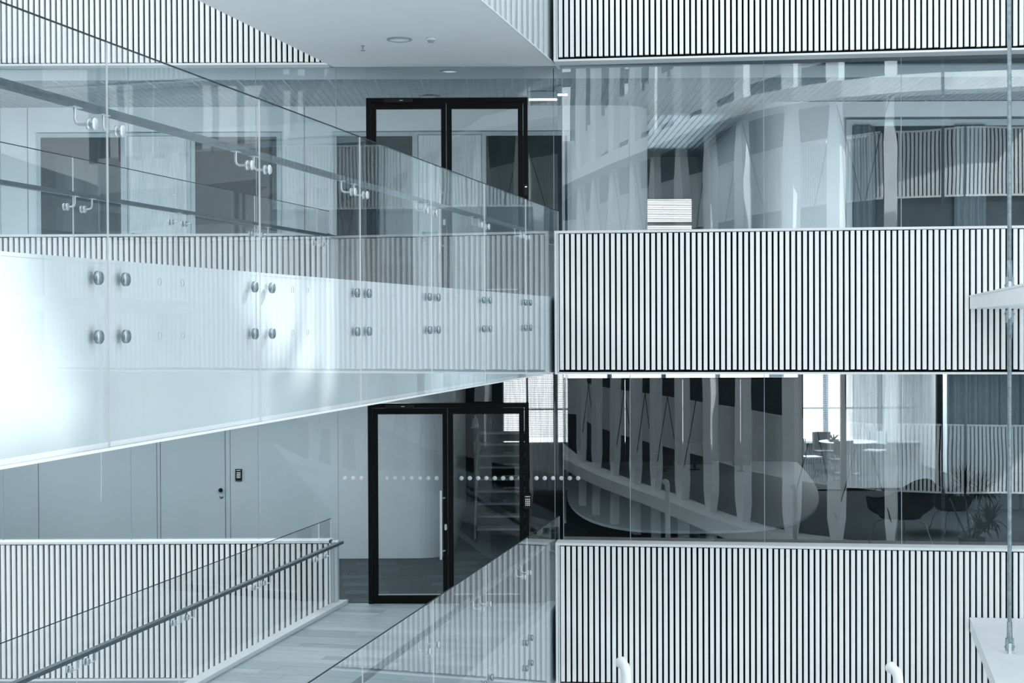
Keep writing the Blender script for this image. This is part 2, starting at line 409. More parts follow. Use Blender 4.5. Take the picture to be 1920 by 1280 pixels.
# soffit fittings of the overhead bridge
zs = 7.6-.905
p = at(749, 73, 17.44)
zs -= .001
t = empty('ceiling_lamp_round', (p.x, p.y, zs), label='round flush lamp in the underside of the overhead footbridge', cat='lamp')
MB().lathe([(.115, 0), (.14, 0), (.14, -.012), (.118, -.018), (.115, -.004)], 32).build('rim', 'frame_paint', t)
MB().lathe([(0, -.006), (.116, -.006)], 32).build('diffuser', 'dot_film', t)
p = at(808, 70, 17.35)
t = empty('smoke_detector', (p.x, p.y, zs), label='white smoke detector on the underside of the overhead footbridge', cat='detector')
MB().lathe([(0, 0), (.055, 0), (.055, -.025), (.045, -.032)], 24).build('base', 'white_paint', t)
MB().lathe([(.04, -.032), (.034, -.055), (0, -.06)], 24).build('sensor_head', 'frame_paint', t)
p = at(680, 84, 17.85)
t = empty('sprinkler', (p.x, p.y, zs), label='small steel sprinkler head on the underside of the overhead footbridge', cat='sprinkler')
MB().lathe([(0, 0), (.022, 0), (.022, -.006), (.008, -.008), (.008, -.035)], 16).build('body', 'brushed_steel', t)
MB().lathe([(0, -.05), (.03, -.052), (.03, -.056), (0, -.058)], 16).tube([(.006, 0, -.03), (.006, 0, -.055)], .003, 6).build('deflector', 'brushed_steel', t)

# ------------------------------------------------------------------ upper corridor interior
def S_(o, label, cat): return tag(o, label, cat, kind='structure')
CZ = 6.69
S_(MB().box(-9, 10, YL+.36, 40, 3.45, 3.80).build('floor', 'carpet', None), 'floor of the upper storey behind the glass', 'floor')
MB_ = MB().box(-9, 10, YL+.36, 40, 7.2, 7.5)
S_(MB_.build('ceiling', 'louvre_void', None), 'slab over the upper storey', 'ceiling')
S_(MB().box(-9, 10, YL+.24, 20.27, CZ, CZ+.02).build('ceiling', 'frame_paint', None), 'plain ceiling strip along the upper windows', 'ceiling')
# louvre grid: far too many bars to count
gx = MB(); y = 20.29
while y < YB: gx.box(-9, 10, y, y+.012, CZ, CZ+.05); y += .085
x = -9.0
while x < 9: gx.box(x, x+(.03 if round((x+9)/.1) % 6 == 0 else .01), 20.28, YB, CZ, CZ+.05); x += .1
y = YB
while y < 30: gx.box(1.5, 4.2, y, y+.012, CZ, CZ+.05); y += .085
x = 2.0
while x < 3.9: gx.box(x, x+.012, YB, 30, CZ, CZ+.05); x += .1
tag(gx.build('ceiling_grid', 'louvre_paint', None), 'grey louvre grid ceiling of the upper corridor', 'ceiling', kind='stuff')
S_(MB().box(-9, 10, 20.28, 30, 7.1, 7.12).build('ceiling', 'louvre_void', None), 'dark void above the upper corridor grid', 'ceiling')
# back wall with rounded corner
def arc_wall(x1, yb, r, yend, t=.1, sgn=1, z0=3.8, z1=7.2, m='wall_plaster', name='wall_back', label='', x0=-9):
    # wall along y=yb from x0 to x1, then turning round to run back to yend
    pts = [(x0, yb)]
    cx = x1-sgn*r; cy = yb+r
    for q in range(13):
        a = -math.pi/2+q/12*math.pi/2; pts.append((cx+sgn*r*math.cos(a), cy+r*math.sin(a)))
    pts.append((x1, yend))
    inner = [(x0, yb+t)]+[(cx+sgn*(r-t)*math.cos(-math.pi/2+q/12*math.pi/2), cy+(r-t)*math.sin(-math.pi/2+q/12*math.pi/2)) for q in range(13)]+[(x1-sgn*t, yend)]
    mb = MB(); n = len(pts)
    vs = [(a, b2, z) for z in (z0, z1) for a, b2 in pts]+[(a, b2, z) for z in (z0, z1) for a, b2 in inner]
    fs = [(k, k+1, n+k+1, n+k) for k in range(n-1)]+[(2*n+k, 2*n+k+1, 3*n+k+1, 3*n+k) for k in range(n-1)]+[(k, k+1, 2*n+k+1, 2*n+k) for k in range(n-1)]+[(n+k, n+k+1, 3*n+k+1, 3*n+k) for k in range(n-1)]
    mb.add(vs, fs)
    return S_(mb.build(name, m, None), label, 'wall')
arc_wall(2.05, YB, .55, 30, label='pale corridor back wall with rounded right end, upper storey')
arc_wall(3.62, YB-.3, .45, 30, sgn=-1, x0=9.9, name='wall_back', label='pale rounded wall with the wide dark window, upper right')
S_(MB().box(-9.1, -9, YL+.36, 40, 0, 7.5).build('wall_side', 'wall_plaster', None), 'end wall of both corridors beyond the left edge', 'wall')
S_(MB().box(10, 10.1, YL+.4, 40, 0, 7.5).build('wall_side', 'wall_plaster', None), 'end wall of both storeys beyond the right edge', 'wall')
# door bays on the upper back wall
def dark_bay(px0, px1, name, label):
    x0, x1 = at(px0, 400, YB).x, at(px1, 400, YB).x
    d = empty(name, (x0, YB-.0, 3.8), 0, label=label, cat='door', kind='structure')
    H = 2.45; w = x1-x0
    MB().box(-.06, 0, -.03, 0, 0, H+.06).box(w, w+.06, -.03, 0, 0, H+.06).box(0, w, -.03, 0, H, H+.06).build('frame', 'frame_paint', d)
    MB().box(0, w, -.012, -.002, 0, H).build('dark_pane', 'dark_glazing', d)
    return d, w
def light_door(px0, px1, name, label, hside):
    x0, x1 = at(px0, 400, YB).x, at(px1, 400, YB).x
    d = empty(name, (x0, YB, 3.8), 0, label=label, cat='door', kind='structure')
    H = 2.47; w = x1-x0
    MB().box(-.05, 0, -.035, 0, 0, H+.04).box(w, w+.05, -.035, 0, 0, H+.04).box(0, w, -.035, 0, H, H+.04).build('frame', 'frame_paint', d)
    MB().box(.008, w-.008, -.02, -.002, .01, H-.008).build('door_leaf', 'door_wood', d)
    hx = .08 if hside < 0 else w-.08
    MB().lathe([(.0, -.03), (.025, -.03), (.025, -.02)], 16, (hx, 0, 1.02), 'Y').tube([(hx, -.03, 1.02), (hx, -.075, 1.02), (hx-hside*.12, -.075, 1.02)], .009, 8).build('handle', 'brushed_steel', d)
    MB().lathe([(.0, -.03), (.03, -.03), (.03, -.02)], 16, (hx, 0, .93), 'Y').build('lock_rose', 'brushed_steel', d)
dark_bay(78, 228, 'door_3', 'dark glazed bay in the far wall at the upper left')
light_door(240, 352, 'door_4', 'pale wooden door between the two left-hand dark bays', -1)
dark_bay(367, 520, 'door_5', 'dark glazed bay behind the handrail brackets, left of the bridge end')
dark_bay(632, 774, 'door_6', 'dark glazed bay behind the left leaf of the upper black door')
light_door(784, 904, 'door_7', 'pale wooden door seen through the upper black double door', -1)
dark_bay(912, 1064, 'door_8', 'dark glazed bay behind the right leaf of the upper black door')
for k, px in enumerate((571, 52)):
    p = at(px, 300, YB); S_(MB().box(p.x-.003, p.x+.003, YB-.006, YB, 3.8, CZ).build('trim_%d' % (k+1), 'panel_joint', None), ['thin vertical joint in the pale wall between bays', 'thin vertical joint at the far left of the upper wall'][k], 'trim')
# wide dark window upper right
x0 = at(1597, 400, YB-.3).x
d = empty('window_7', (x0, YB-.3, 3.8), 0, label='wide dark curtained window in the upper right wall', cat='window', kind='structure')
MB().box(-.09, 0, -.06, 0, 0, 2.62).box(0, 5, -.06, 0, 2.53, 2.62).build('frame', 'frame_paint', d)
MB().box(0, 5, -.01, -.002, 0, 2.53).build('dark_pane', 'dark_glazing', d)
def curtain_mesh(w, h, amp=.04, pitch=.12, n=None, seed=1):
    rnd = random.Random(seed); n = n or int(w/.02); vs = []; ph = 0; pts = []
    for k in range(n+1):
        ph += (w/n)/pitch*2*math.pi*rnd.uniform(.6, 1.4); pts.append((w*k/n, amp*math.sin(ph)+rnd.uniform(-.1, .1)*amp))
    mb = MB(); vs = [(x, y, 0) for x, y in pts]+[(x, y, h) for x, y in pts]; m_ = len(pts)
    mb.add(vs, [(k, k+1, m_+k+1, m_+k) for k in range(m_-1)], True); return mb
for px0, px1 in ((1600, 1640), (1790, 1850)):
    a, b2 = at(px0, 400, YB-.4).x, at(px1, 400, YB-.4).x
    c = curtain_mesh(b2-a, 2.5, .03, .09, seed=px0).build('curtain', 'dark_cloth', None, (a, YB-.41, 3.82))
    tag(c, 'dark curtain %s the wide upper window' % ('at the left edge of' if px0 < 1700 else 'hanging near the middle of'), 'curtain')
# bright end window with blinds
d = empty('window_8', (2.05, 30, 3.8), 0, label='small bright window with blinds at the end of the upper passage', cat='window', kind='structure')
MB().box(0, 1.65, 0, .1, 2.12, 3.4).box(1.45, 1.65, 0, .1, 0, 2.12).build('surround', 'wall_plaster', d)
MB().box(0, 1.45, 0, .05, 1.58, 1.64).box(0, 1.45, 0, .05, 2.08, 2.12).box(0, .05, 0, .05, 0, 2.12).build('frame', 'frame_paint', d)
bm_ = MB()
for k in range(60):
    z = .02+k*.035
    bm_.box(.03, 1.44, -.05, -.02, z, z+.012)
tag(bm_.build('blind_slats', 'blind_metal', d), kind='stuff')
# fittings
p = at(843, 135, 19.62)
t = empty('ceiling_lamp_round', (p.x, p.y, CZ), label='round flush lamp just inside the upper black door', cat='lamp')
MB().lathe([(.09, 0), (.115, 0), (.115, -.012), (.093, -.018), (.09, -.004)], 28).build('rim', 'frame_paint', t)
MB().lathe([(0, -.006), (.092, -.006)], 28).build('diffuser', 'lamp_dim', t)
p = at(803, 178, 21.7)
t = empty('smoke_detector', (p.x, p.y, CZ), label='drum-shaped detector hanging below the upper corridor grid', cat='detector')
MB().lathe([(0, .0), (.035, 0), (.035, -.015), (.10, -.02), (.10, -.09), (.07, -.105), (0, -.105)], 26).build('housing', 'wall_plaster', t)
for q, (pxa, pxb, py) in enumerate(((992, 1044, 187), (1046, 1064, 178))):
    a = at(pxa, py, 21.4 if q == 0 else 20.9); b2 = at(pxb, py, 21.4 if q == 0 else 20.9)
    t = empty('tube_light', (a.x, a.y, a.z), label=['white tube lamp right above the corner of the upper black door', 'short white tube lamp beside the glass corner'][q], cat='lamp')
    MB().tube([(0, 0, 0), (b2.x-a.x, 0, 0)], .013, 10).build('tube', 'lamp_lit', t)
    MB().box(0, b2.x-a.x, -.02, .02, .014, CZ-a.z-.002).build('housing', 'frame_paint', t)

# ------------------------------------------------------------------ lower storey interior
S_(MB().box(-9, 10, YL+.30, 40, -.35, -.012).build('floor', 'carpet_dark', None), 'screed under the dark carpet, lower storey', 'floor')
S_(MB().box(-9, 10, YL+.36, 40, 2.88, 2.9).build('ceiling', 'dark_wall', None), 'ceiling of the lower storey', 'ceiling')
flo = empty('floor', (0, 0, 0), label='dark carpet tiles inside the lower black door', cat='floor', kind='structure')
tl = [smesh('carpet_tile', MB().box(.002, .598, .002, .298, -.012, -.002), m) for m in ('carpet', 'carpet_dark')]
for ix in range(-5, 2):
    for iy in range(12):
        inst('carpet_tile', tl[(ix+iy // 1+(ix*iy) % 2) % 2], flo, (ix*.6+.1*(iy % 3), YD+.06+iy*.3, 0))
MBc = MB().box(.6+.8, 10, YL+.2, 40, -.012, -.003).box(-3.3, .6+.8, YD+.06+3.6, 40, -.012, -.003)
S_(MBc.build('floor', 'carpet', None), 'dark carpet of the lower office', 'floor')
LW = 23.0
arc_wall(-.9, LW, .55, 29.8, z0=0, z1=2.88, m='wall_panel', label='smooth grey panel wall with rounded end, lower storey')
# joints of the panel wall and its flush door
for k, px in enumerate((72, 245)):
    p = at(px, 900, LW); S_(MB().box(p.x-.003, p.x+.003, LW-.003, LW, 0, 2.88).build('trim_%d' % (3+k), 'panel_joint', None), ['vertical joint in the grey panel wall near the left edge', 'vertical joint in the grey panel wall left of the flush door'][k], 'trim')
x0, x1 = at(294, 900, LW).x, at(432, 900, LW).x
d = empty('door_9', (x0, LW, 0), label='flush grey door with two round locks in the panel wall', cat='door', kind='structure')
w = x1-x0
MB().box(.06, w-.08, -.008, -.001, .01, 2.4).build('door_leaf', 'wall_panel', d)
MB().box(0, .004, -.004, 0, 0, 2.88).box(.052, .057, -.004, 0, 0, 2.88).box(w-.076, w-.071, -.004, 0, 0, 2.88).box(w-.004, w, -.004, 0, 0, 2.88).build('joint', 'panel_joint', d)
p = at(414.5, 918, LW); q = at(415.5, 930.5, LW)
MB().lathe([(0, -.05), (.028, -.05), (.03, -.02), (.012, -.018), (.012, -.005)], 20, (p.x-x0, 0, p.z), 'Y').build('door_knob', 'black_frame', d)
MB().lathe([(0, -.02), (.028, -.02), (.028, -.004)], 20, (q.x-x0, 0, q.z), 'Y').build('lock_rose', 'galvanised', d)
p = at(448, 889.5, LW)
k = keypad(None, (p.x, LW-.001, p.z)); tag(k, 'black keypad on the grey panel wall beside the flush door', 'keypad')

# back: exterior window row with blinds
BY = 38.0
fac = empty('window_9', (-1.6, BY, 0), label='row of bright exterior windows with blinds at the back of the lower office', cat='window', kind='structure')
wtot = 12.0
MB().box(0, wtot, 0, .15, 0, .55).build('sill_wall', 'dark_wall', fac)
MB().box(-.05, wtot, -.12, 0, .52, .56).build('sill', 'wall_plaster', fac)
for k in range(10):
    x = k*1.33
    MB().box(x-.05, x+(.30 if k in (6,) else .06), 0, .12, .55, 2.88).build('mullion', 'frame_paint', fac)
MB().box(0, wtot, .03, .08, 1.35, 1.39).build('transom', 'frame_paint', fac)
bl = MB(); z = .7
while z < 2.85: bl.box(0, wtot, -.06, -.035, z, z+.008); z += .045
tag(bl.build('blind_slats', 'blind_metal', fac), kind='stuff')
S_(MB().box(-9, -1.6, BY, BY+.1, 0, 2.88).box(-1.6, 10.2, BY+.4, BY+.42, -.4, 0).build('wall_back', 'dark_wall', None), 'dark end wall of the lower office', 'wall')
S_(MB().box(-9, 2.0, 30.1, 30.2, 3.8, 7.2).box(3.7, 10, 30.1, 30.2, 3.8, 7.2).build('wall_back', 'wall_plaster', None), 'rear wall of the upper storey', 'wall')
# dark partition
PY = 33
xa, xb = at(1064, 800, PY).x, at(1497, 800, PY).x
pt = empty('partition', (xa, PY, 0), label='long dark partition behind the monitors in the lower office', cat='partition')
npan = 4
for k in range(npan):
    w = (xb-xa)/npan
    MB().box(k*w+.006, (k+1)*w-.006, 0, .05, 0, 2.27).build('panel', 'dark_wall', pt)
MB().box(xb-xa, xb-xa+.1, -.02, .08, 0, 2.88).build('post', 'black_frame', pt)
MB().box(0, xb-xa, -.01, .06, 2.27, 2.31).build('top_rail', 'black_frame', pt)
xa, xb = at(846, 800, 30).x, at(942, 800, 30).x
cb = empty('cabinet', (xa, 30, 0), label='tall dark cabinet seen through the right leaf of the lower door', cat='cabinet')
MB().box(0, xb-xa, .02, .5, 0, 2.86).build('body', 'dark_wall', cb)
for k in range(2):
    w = (xb-xa)/2
    dr = MB().box(k*w+.004, (k+1)*w-.004, 0, .02, .05, 2.82).build('cabinet_door', 'dark_wall', cb)
    MB().box(k*w+(w-.06 if k == 0 else .03), k*w+(w-.03 if k == 0 else .06), -.02, 0, 1.0, 1.2).build('handle', 'brushed_steel', dr)
# glass partition at Y=32 with post and sheer curtains
CY = 32.0
pp = at(1581, 800, CY)
t = empty('glass_partition', (pp.x, CY, 0), label='black post and floor rail in front of the sheer curtain', cat='partition')
MB().box(-.055, .055, -.05, .05, 0, 2.87).build('post', 'black_frame', t)
MB().box(.06, 2.0, -.03, .03, 0, .05).box(-.80, -.055, -.03, .03, 0, .03).build('floor_rail', 'black_frame', t)
MB().box(-.80, -.055, -.035, -.03, .03, .04).build('metal_strip', 'steel', t)
def curtain(px0, px1, label, seed, Y=CY+.1, h=2.85):
    a, b2 = at(px0, 800, Y).x, at(px1, 800, Y).x
    c = curtain_mesh(b2-a, h, .045, .16, seed=seed).build('sheer_curtain', 'sheer_cloth', None, (a, Y, .02))
    tag(c, label, 'curtain')
curtain(1588, 1690, 'sheer pale curtain right of the black post, in front of the round table', 3)
curtain(1693, 1757, 'sheer pale curtain behind the black armchair', 5)
curtain(944, 1066, 'sheer pale curtain behind the right edge of the lower black door', 9)
xa, xb = at(1757, 800, 30).x, at(1768, 800, 30).x
tag(MB().box(xa, xb, 30, 30.1, 0, 2.87).build('wall_post', 'black_frame', None), 'narrow dark upright at the right end of the sheer curtains', 'post')
xa = at(1776, 800, 28.5).x
c = curtain_mesh(9.9-xa, 2.85, .04, .2, seed=21).build('blackout_curtain', 'dark_cloth', None, (xa, 28.5, .02)); tag(c, 'dark curtain wall behind the plant', 'curtain')

# oval table, monitors
ox, oy = at(1290, 868, 30.3).x, 30.3
tb = empty('oval_table', (ox, oy, 0), label='huge half-oval pale grey table with the monitors at its far end', cat='table')
N = 64
def sup(k):
    a = 2*math.pi*k/N; c, s_ = math.cos(a), math.sin(a); q = 2/3 if s_ < 0 else 1
    x = 2.15*math.copysign(abs(c)**q, c); y = (9.9 if s_ < 0 else .35)*math.copysign(abs(s_)**q, s_)
    return (x+.1*y, y)
MB().prism([sup(k) for k in range(N)], .705, .74).build('tabletop', 'table_grey', tb)
for yy in (-8.0, -5.4, -2.7, -.6):
    MB().lathe([(.35, 0), (.35, .02), (.06, .05), (.05, .68), (.25, .705)], 24, (.1*yy, yy, 0)).build('pedestal', 'frame_paint', tb)
tmon = None
def monitor(px0, px1, py0, py1, Y, label):
    a = at(px0, py1, Y); b2 = at(px1, py0, Y); w = b2.x-a.x; h = b2.z-max(a.z, .85)
    m_ = empty('monitor', ((a.x+b2.x)/2, Y, .74), label=label, cat='monitor', group='monitors on the oval table')
    MB().box(-w/2, w/2, -.02, .02, .10, .10+.36*w/.62).build('screen', 'black_plastic', m_)
    MB().box(-.02, .02, .0, .03, 0, .2).build('stem', 'black_frame', m_)
    MB().lathe([(0, 0), (.11, 0), (.11, .012), (0, .016)], 20).build('foot', 'black_frame', m_)
monitor(1222, 1262, 838, 862, 28.6, 'leftmost monitor at the far end of the oval table')
monitor(1270, 1335, 832, 864, 28.9, 'widest monitor, in the middle of the oval table end')
monitor(1375, 1407, 838, 864, 28.6, 'right-hand monitor at the far end of the oval table')

# round white table, chairs beyond
RY = 35.6
rp_ = at(1590, 838, RY)
t = empty('round_table', (rp_.x, RY, 0), label='round white table behind the sheer curtain and black post', cat='table')
MB().lathe([(0, .715), (.64, .715), (.66, .725), (.66, .735), (.65, .742), (0, .742)], 40).build('tabletop', 'table_white', t)
MB().lathe([(.3, 0), (.3, .015), (.05, .03), (.045, .68), (.16, .715)], 24).build('pedestal', 'brushed_steel', t)
p = at(1562, 830, RY-.1)
bw = empty('plant_bowl', (p.x, RY-.15, .742), label='dark low bowl with short leaves on the round white table', cat='bowl')
MB().lathe([(0, 0), (.08, 0), (.15, .05), (.14, .05), (.07, .015), (0, .015)], 20).build('bowl', 'black_frame', bw)
lf = MB(); rnd = random.Random(4)
for k in range(16):
    a = rnd.uniform(0, 6.28); L = rnd.uniform(.1, .2)
    lf.tube([(0, 0, .03), (math.cos(a)*L*.6, math.sin(a)*L*.6, .03+L*.7), (math.cos(a)*L, math.sin(a)*L, .03+L*.6)], [.012, .01, .001], 4)
lf.build('leaves', 'leaf_dark', bw)
def side_chair(px, Y, rz, m, label):
    p = at(px, 850, Y)
    c = empty('side_chair', (p.x, Y, 0), rz, label=label, cat='chair', group='chairs at the round white table')
    MB().prism([(-.21, -.2), (.21, -.2), (.22, .2), (-.22, .2)], .43, .46).build('seat', m, c)
    mb = MB(); n = 8; vs = []
    for k in range(n+1):
        x = -.22+.44*k/n; y = .22+.05*(1-(2*k/n-1)**2)
        vs += [(x, y, .58), (x, y+.03, .88), (x, y+.02, .58), (x, y+.05, .88)]
    fs = []
    for k in range(n):
        o = 4*k; fs += [(o, o+4, o+5, o+1), (o+2, o+6, o+7, o+3), (o+1, o+5, o+7, o+3), (o, o+4, o+6, o+2)]
    fs += [(0, 1, 3, 2), (4*n, 4*n+1, 4*n+3, 4*n+2)]
    mb.add(vs, fs).build('backrest', m, c)
    for sx in (-1, 1):
        MB().tube([(sx*.19, -.18, .43), (sx*.21, -.2, 0)], .011, 8).build('leg', 'brushed_steel', c)
        MB().tube([(sx*.21, .22, .88), (sx*.2, .2, .45), (sx*.21, .24, 0)], .011, 8).build('leg', 'brushed_steel', c)
side_chair(1546, 36.4, .1, 'black_plastic', 'dark chair on the far left side of the round white table')
side_chair(1574, 34.2, 3.3, 'black_plastic', 'dark chair in front of the round white table beside the black post')
side_chair(1520, 34.9, 1.8, 'wall_plaster', 'pale chair left of the round white table')
side_chair(1640, 36.6, -.6, 'wall_plaster', 'pale chair right of the round white table behind the sheer curtain')
# stairs built indoors in place of a stair mirrored in the door glass
st = empty('stair_reflection', (-.58, 25.0, 0), label='dark stairs with pale treads, standing in for a reflection in the lower black door', cat='stairs')
for k in range(9):
    MB().box(0, .82, k*.27, k*.27+.29, (k+1)*.175-.035, (k+1)*.175).build('tread', 'tread_wood', st)
    MB().box(.02, .80, k*.27+.27, k*.27+.285, k*.175+.0, (k+1)*.175-.035).build('riser', 'backing_dark', st)
for xx in (-.045, .825):
    MB().add([(xx, -.1, 0), (xx, .25, 0), (xx, 2.5, 1.4), (xx, 2.5, 1.72), (xx, -.1, .2), (xx+.03, -.1, 0), (xx+.03, .25, 0), (xx+.03, 2.5, 1.4), (xx+.03, 2.5, 1.72), (xx+.03, -.1, .2)],
             [(0, 1, 2, 3, 4), (5, 6, 7, 8, 9)]+[(a, (a+1) % 5, 5+(a+1) % 5, 5+a) for a in range(5)]).build('stringer', 'wall_plaster', st)
MB().tube([(.84, -.2, 1.0), (.84, 2.4, 2.6)], .02, 8).build('handrail', 'black_frame', st)
# pendant lamp in the dark
p = at(891, 797, 26.5)
t = empty('pendant_lamp', (p.x, p.y, p.z), label='small bell-shaped steel pendant lamp seen through the lower door', cat='lamp')
MB().lathe([(.012, .17), (.02, .13), (.05, .10), (.055, 0), (.075, -.045), (.07, -.045), (.045, 0), (.0, .09)], 24).build('shade', 'steel', t)
MB().tube([(0, 0, .15), (0, 0, 2.88-p.z)], .005, 6).build('cord', 'black_frame', t)

# ------------------------------------------------------------------ armchair (shell chair)
def shell_chair(name, loc, rz, label, grp, s=1.0):
    c = empty(name, loc, rz, label=label, cat='armchair', group=grp)
    mb = MB(); nu, nv = 24, 14; vs = []
    # shell: u goes around from left arm over the back to right arm, v goes from the seat centre outwards and up
    for j in range(nv+1):
        v = j/nv
        for i in range(nu+1):
            a = math.radians(-205+230*(i/nu))   # 0 = right(+x), -90 = back? (+y is the back)
            a = math.radians(-25+230*(i/nu))    # from front-right, round the back (+90), to front-left
            back = max(0, math.sin(a)); armk = 1-back
            rim = .60+.32*back**3.0 if back > .0 else .60-.0
            neck = math.exp(-abs((math.degrees(a)-90)/44)**2.6)
            rim = .64+.25*neck
            r = .09+.27*min(1, v*1.7)+.07*v
            z = .40+(rim-.40)*max(0, (v-.35)/.65)**1.15+.02*(1-v)
            if v < .35: z = .40-.02*math.sin(v/.35*math.pi)
            lean = .16*max(0, v-.5)*neck
            vs.append((s*1.02*r*math.cos(a), s*(r*.88*math.sin(a)+lean), s*z))
    fs = [(j*(nu+1)+i, j*(nu+1)+i+1, (j+1)*(nu+1)+i+1, (j+1)*(nu+1)+i) for j in range(nv) for i in range(nu)]
    mb.add(vs, fs, True)
    sh = mb.build('shell', 'black_fabric', c)
    so = sh.modifiers.new('thick', 'SOLIDIFY'); so.thickness = .045; so.offset = 0
    sb = sh.modifiers.new('sub', 'SUBSURF'); sb.levels = 1; sb.render_levels = 1
    cu = MB(); rings = [(.0, .44), (.16, .455), (.25, .44), (.27, .40), (.25, .36), (0, .35)]
    cu.lathe([(r*s, z*s) for r, z in rings], 28).build('seat_cushion', 'black_fabric', c)
    for sx in (-1, 1):
        for sy in (-1, 1):
            MB().tube([(sx*.08*s, sy*.08*s, .36*s), (sx*.22*s, sy*.20*s, .30*s), (sx*.29*s, sy*.27*s, 0)], .011, 8).build('leg', 'steel', c)
    return c
p = at(1688, 960, 24.0)
shell_chair('shell_armchair', (p.x, 24.0, 0), math.radians(25+180), 'large black shell armchair with steel legs behind the glass joint', 'black shell armchairs', 1.25)
p = at(1785, 960, 25.7)
shell_chair('shell_armchair', (p.x, 25.7, 0), math.radians(100), 'black shell armchair half hidden behind the potted plant', 'black shell armchairs', 1.0)

# ------------------------------------------------------------------ potted dracaena
p = at(1822, 900, 22.6)
pl = empty('potted_plant', (p.x, 22.6, 0), label='dark spiky dragon-tree plant in a pot at the right of the lower window', cat='plant')
MB().lathe([(0, 0), (.15, 0), (.19, .32), (.2, .34), (.175, .34), (.16, .30), (0, .30)], 28).build('pot', 'terracotta_grey', pl)
rnd = random.Random(11)
def head(cx, cy, cz, L, n, lean=(0, 0)):
    mb = MB()
    for k in range(n):
        a = rnd.uniform(0, 6.283); el = rnd.uniform(-.1, 1.35); l_ = L*rnd.uniform(.6, 1.1); w = .015*rnd.uniform(.8, 1.3)
        d = Vector((math.cos(a)*math.cos(el), math.sin(a)*math.cos(el), math.sin(el))); pos = Vector((cx, cy, cz)); side = Vector((-math.sin(a), math.cos(a), 0))
        vs = []; segs = 7
        for s_ in range(segs+1):
            t_ = s_/segs; ww = w*(math.sin(math.pi*min(1, .25+t_*.75))+.03)
            vs += [pos+side*ww, pos-side*ww]
            pos = pos+d*(l_/segs); d = (d+Vector((0, 0, -.30*(1.4-max(0, el))*(.4+t_)))).normalized()
        mb.add(vs, [(2*q, 2*q+1, 2*q+3, 2*q+2) for q in range(segs)], True)
    return mb
for (px, py, L, n) in ((1808, 916, .42, 95), (1838, 922, .42, 85), (1856, 978, .38, 75), (1778, 932, .26, 40), (1836, 992, .34, 60)):
    q = at(px, py, 22.6); c = (q.x-p.x, rnd.uniform(-.08, .08), q.z)
    tag(head(c[0], c[1], c[2], L, n).build('foliage', 'leaf_dark', pl), kind='stuff')
    MB().tube([(c[0]*.15, 0, .3), (c[0]*.6, c[1]*.5, .3+(c[2]-.3)*.5), c], [.016, .014, .012], 8).build('stem', 'terracotta_grey', pl)

for i, f in enumerate(FL):
    S_(MB().box(-2.40, .56, YD+.03, YD+.32, f-.9, f-.02).build('slab_edge', 'soffit_paint', None), ['floor edge under the lower black door', 'floor edge under the upper black door', 'floor edge above the upper black door'][i], 'floor')

# ------------------------------------------------------------------ right-hand beams and tension rod
for i, f in enumerate(FL[:2]):
    x0 = 5.39
    e0 = rloc((x0-RC.x)/math.cos(RA)+.0, -.006)
    bm0 = empty('support_beam', (e0.x, e0.y, f), -TH, cat='beam',
                label=['broad white beam end carrying the foot of the steel rod, bottom right', 'thin white beam crossed by the steel rod, right edge'][i])
    k = math.tan(RA+TH)
    w = .62; LB = (-4.6, -6.7)[i]
    pts = [(0, 0), (w, w*k), (w, LB), (0, LB)]
    MB().prism(pts, -.02, 0).build('top_plate', 'white_paint', bm0)
    MB().prism([(.004, -.005), (w-.004, w*k-.005), (w-.004, LB), (.004, LB)], -.16, -.02).build('body', 'soffit_paint', bm0)
rodp = at(1893, 1226, 16.24)
RX, RY_ = rodp.x, rodp.y
rod = empty('tension_rod', (RX, RY_, 0), label='vertical steel tension rod with fork ends near the right edge', cat='rod')
def fork(z, up):
    s = 1 if up else -1
    mb = MB().lathe([(.0, z+s*.33), (.027, z+s*.33), (.029, z+s*.20), (.034, z+s*.13)], 16)
    a, b2 = sorted((z+s*.03, z+s*.145))
    mb.box(-.040, -.018, -.022, .022, a, b2).box(.018, .040, -.022, .022, a, b2)
    a, b2 = sorted((z+s*.115, z+s*.16)); mb.box(-.038, .038, -.024, .024, a, b2)
    o = mb.build('fork_end', 'galvanised', rod)
    MB().tube([(-.052, 0, z+s*.07), (.052, 0, z+s*.07)], .013, 10).build('pin', 'galvanised', o)
    a, b2 = sorted((z, z+s*.11)); MB().box(-.016, .016, -.02, .02, a, b2).build('lug_plate', 'white_paint', o)
fork(0, True); fork(3.8-.16, False); fork(3.8, True)
MB().tube([(0, 0, .3), (0, 0, 3.34)], .022, 14).build('rod', 'galvanised', rod)
MB().tube([(0, 0, 4.1), (0, 0, 10)], .022, 14).build('rod', 'galvanised', rod)

# near landing below the picture with two white railing posts
lz = at(1172, 1240, 12)
S_(MB().box(.2, 4.2, 11, 13, -1.7, -1.5).build('floor', 'white_paint', None), 'landing just below the picture', 'floor')
for q, px in enumerate((1174, 1684)):
    p = at(px, 1246, 12); top = at(px, (1237, 1247)[q], 12).z-.04+1.5
    o = empty('railing_post', (p.x, 12, -1.5), label=['white tubular railing post with bent top, lower middle', 'white tubular railing post with bent top, lower right'][q], cat='post', group='white posts at the bottom edge')
    MB().tube([(0.005, 0, 0), (0.0, 0, top-.10), (-.002, .0, top-.05), (-.012, .015, top-.012), (-.03, .05, top), (-.03, .09, top)], .040, 18).build('tube', 'column_paint', o)
    MB().tube([(-.03, .085, top), (-.03, .10, top)], .047, 18).build('end_cap', 'column_paint', o)
    MB().lathe([(.043, top-.17), (.043, top-.155)], 18).build('collar', 'frame_paint', o)

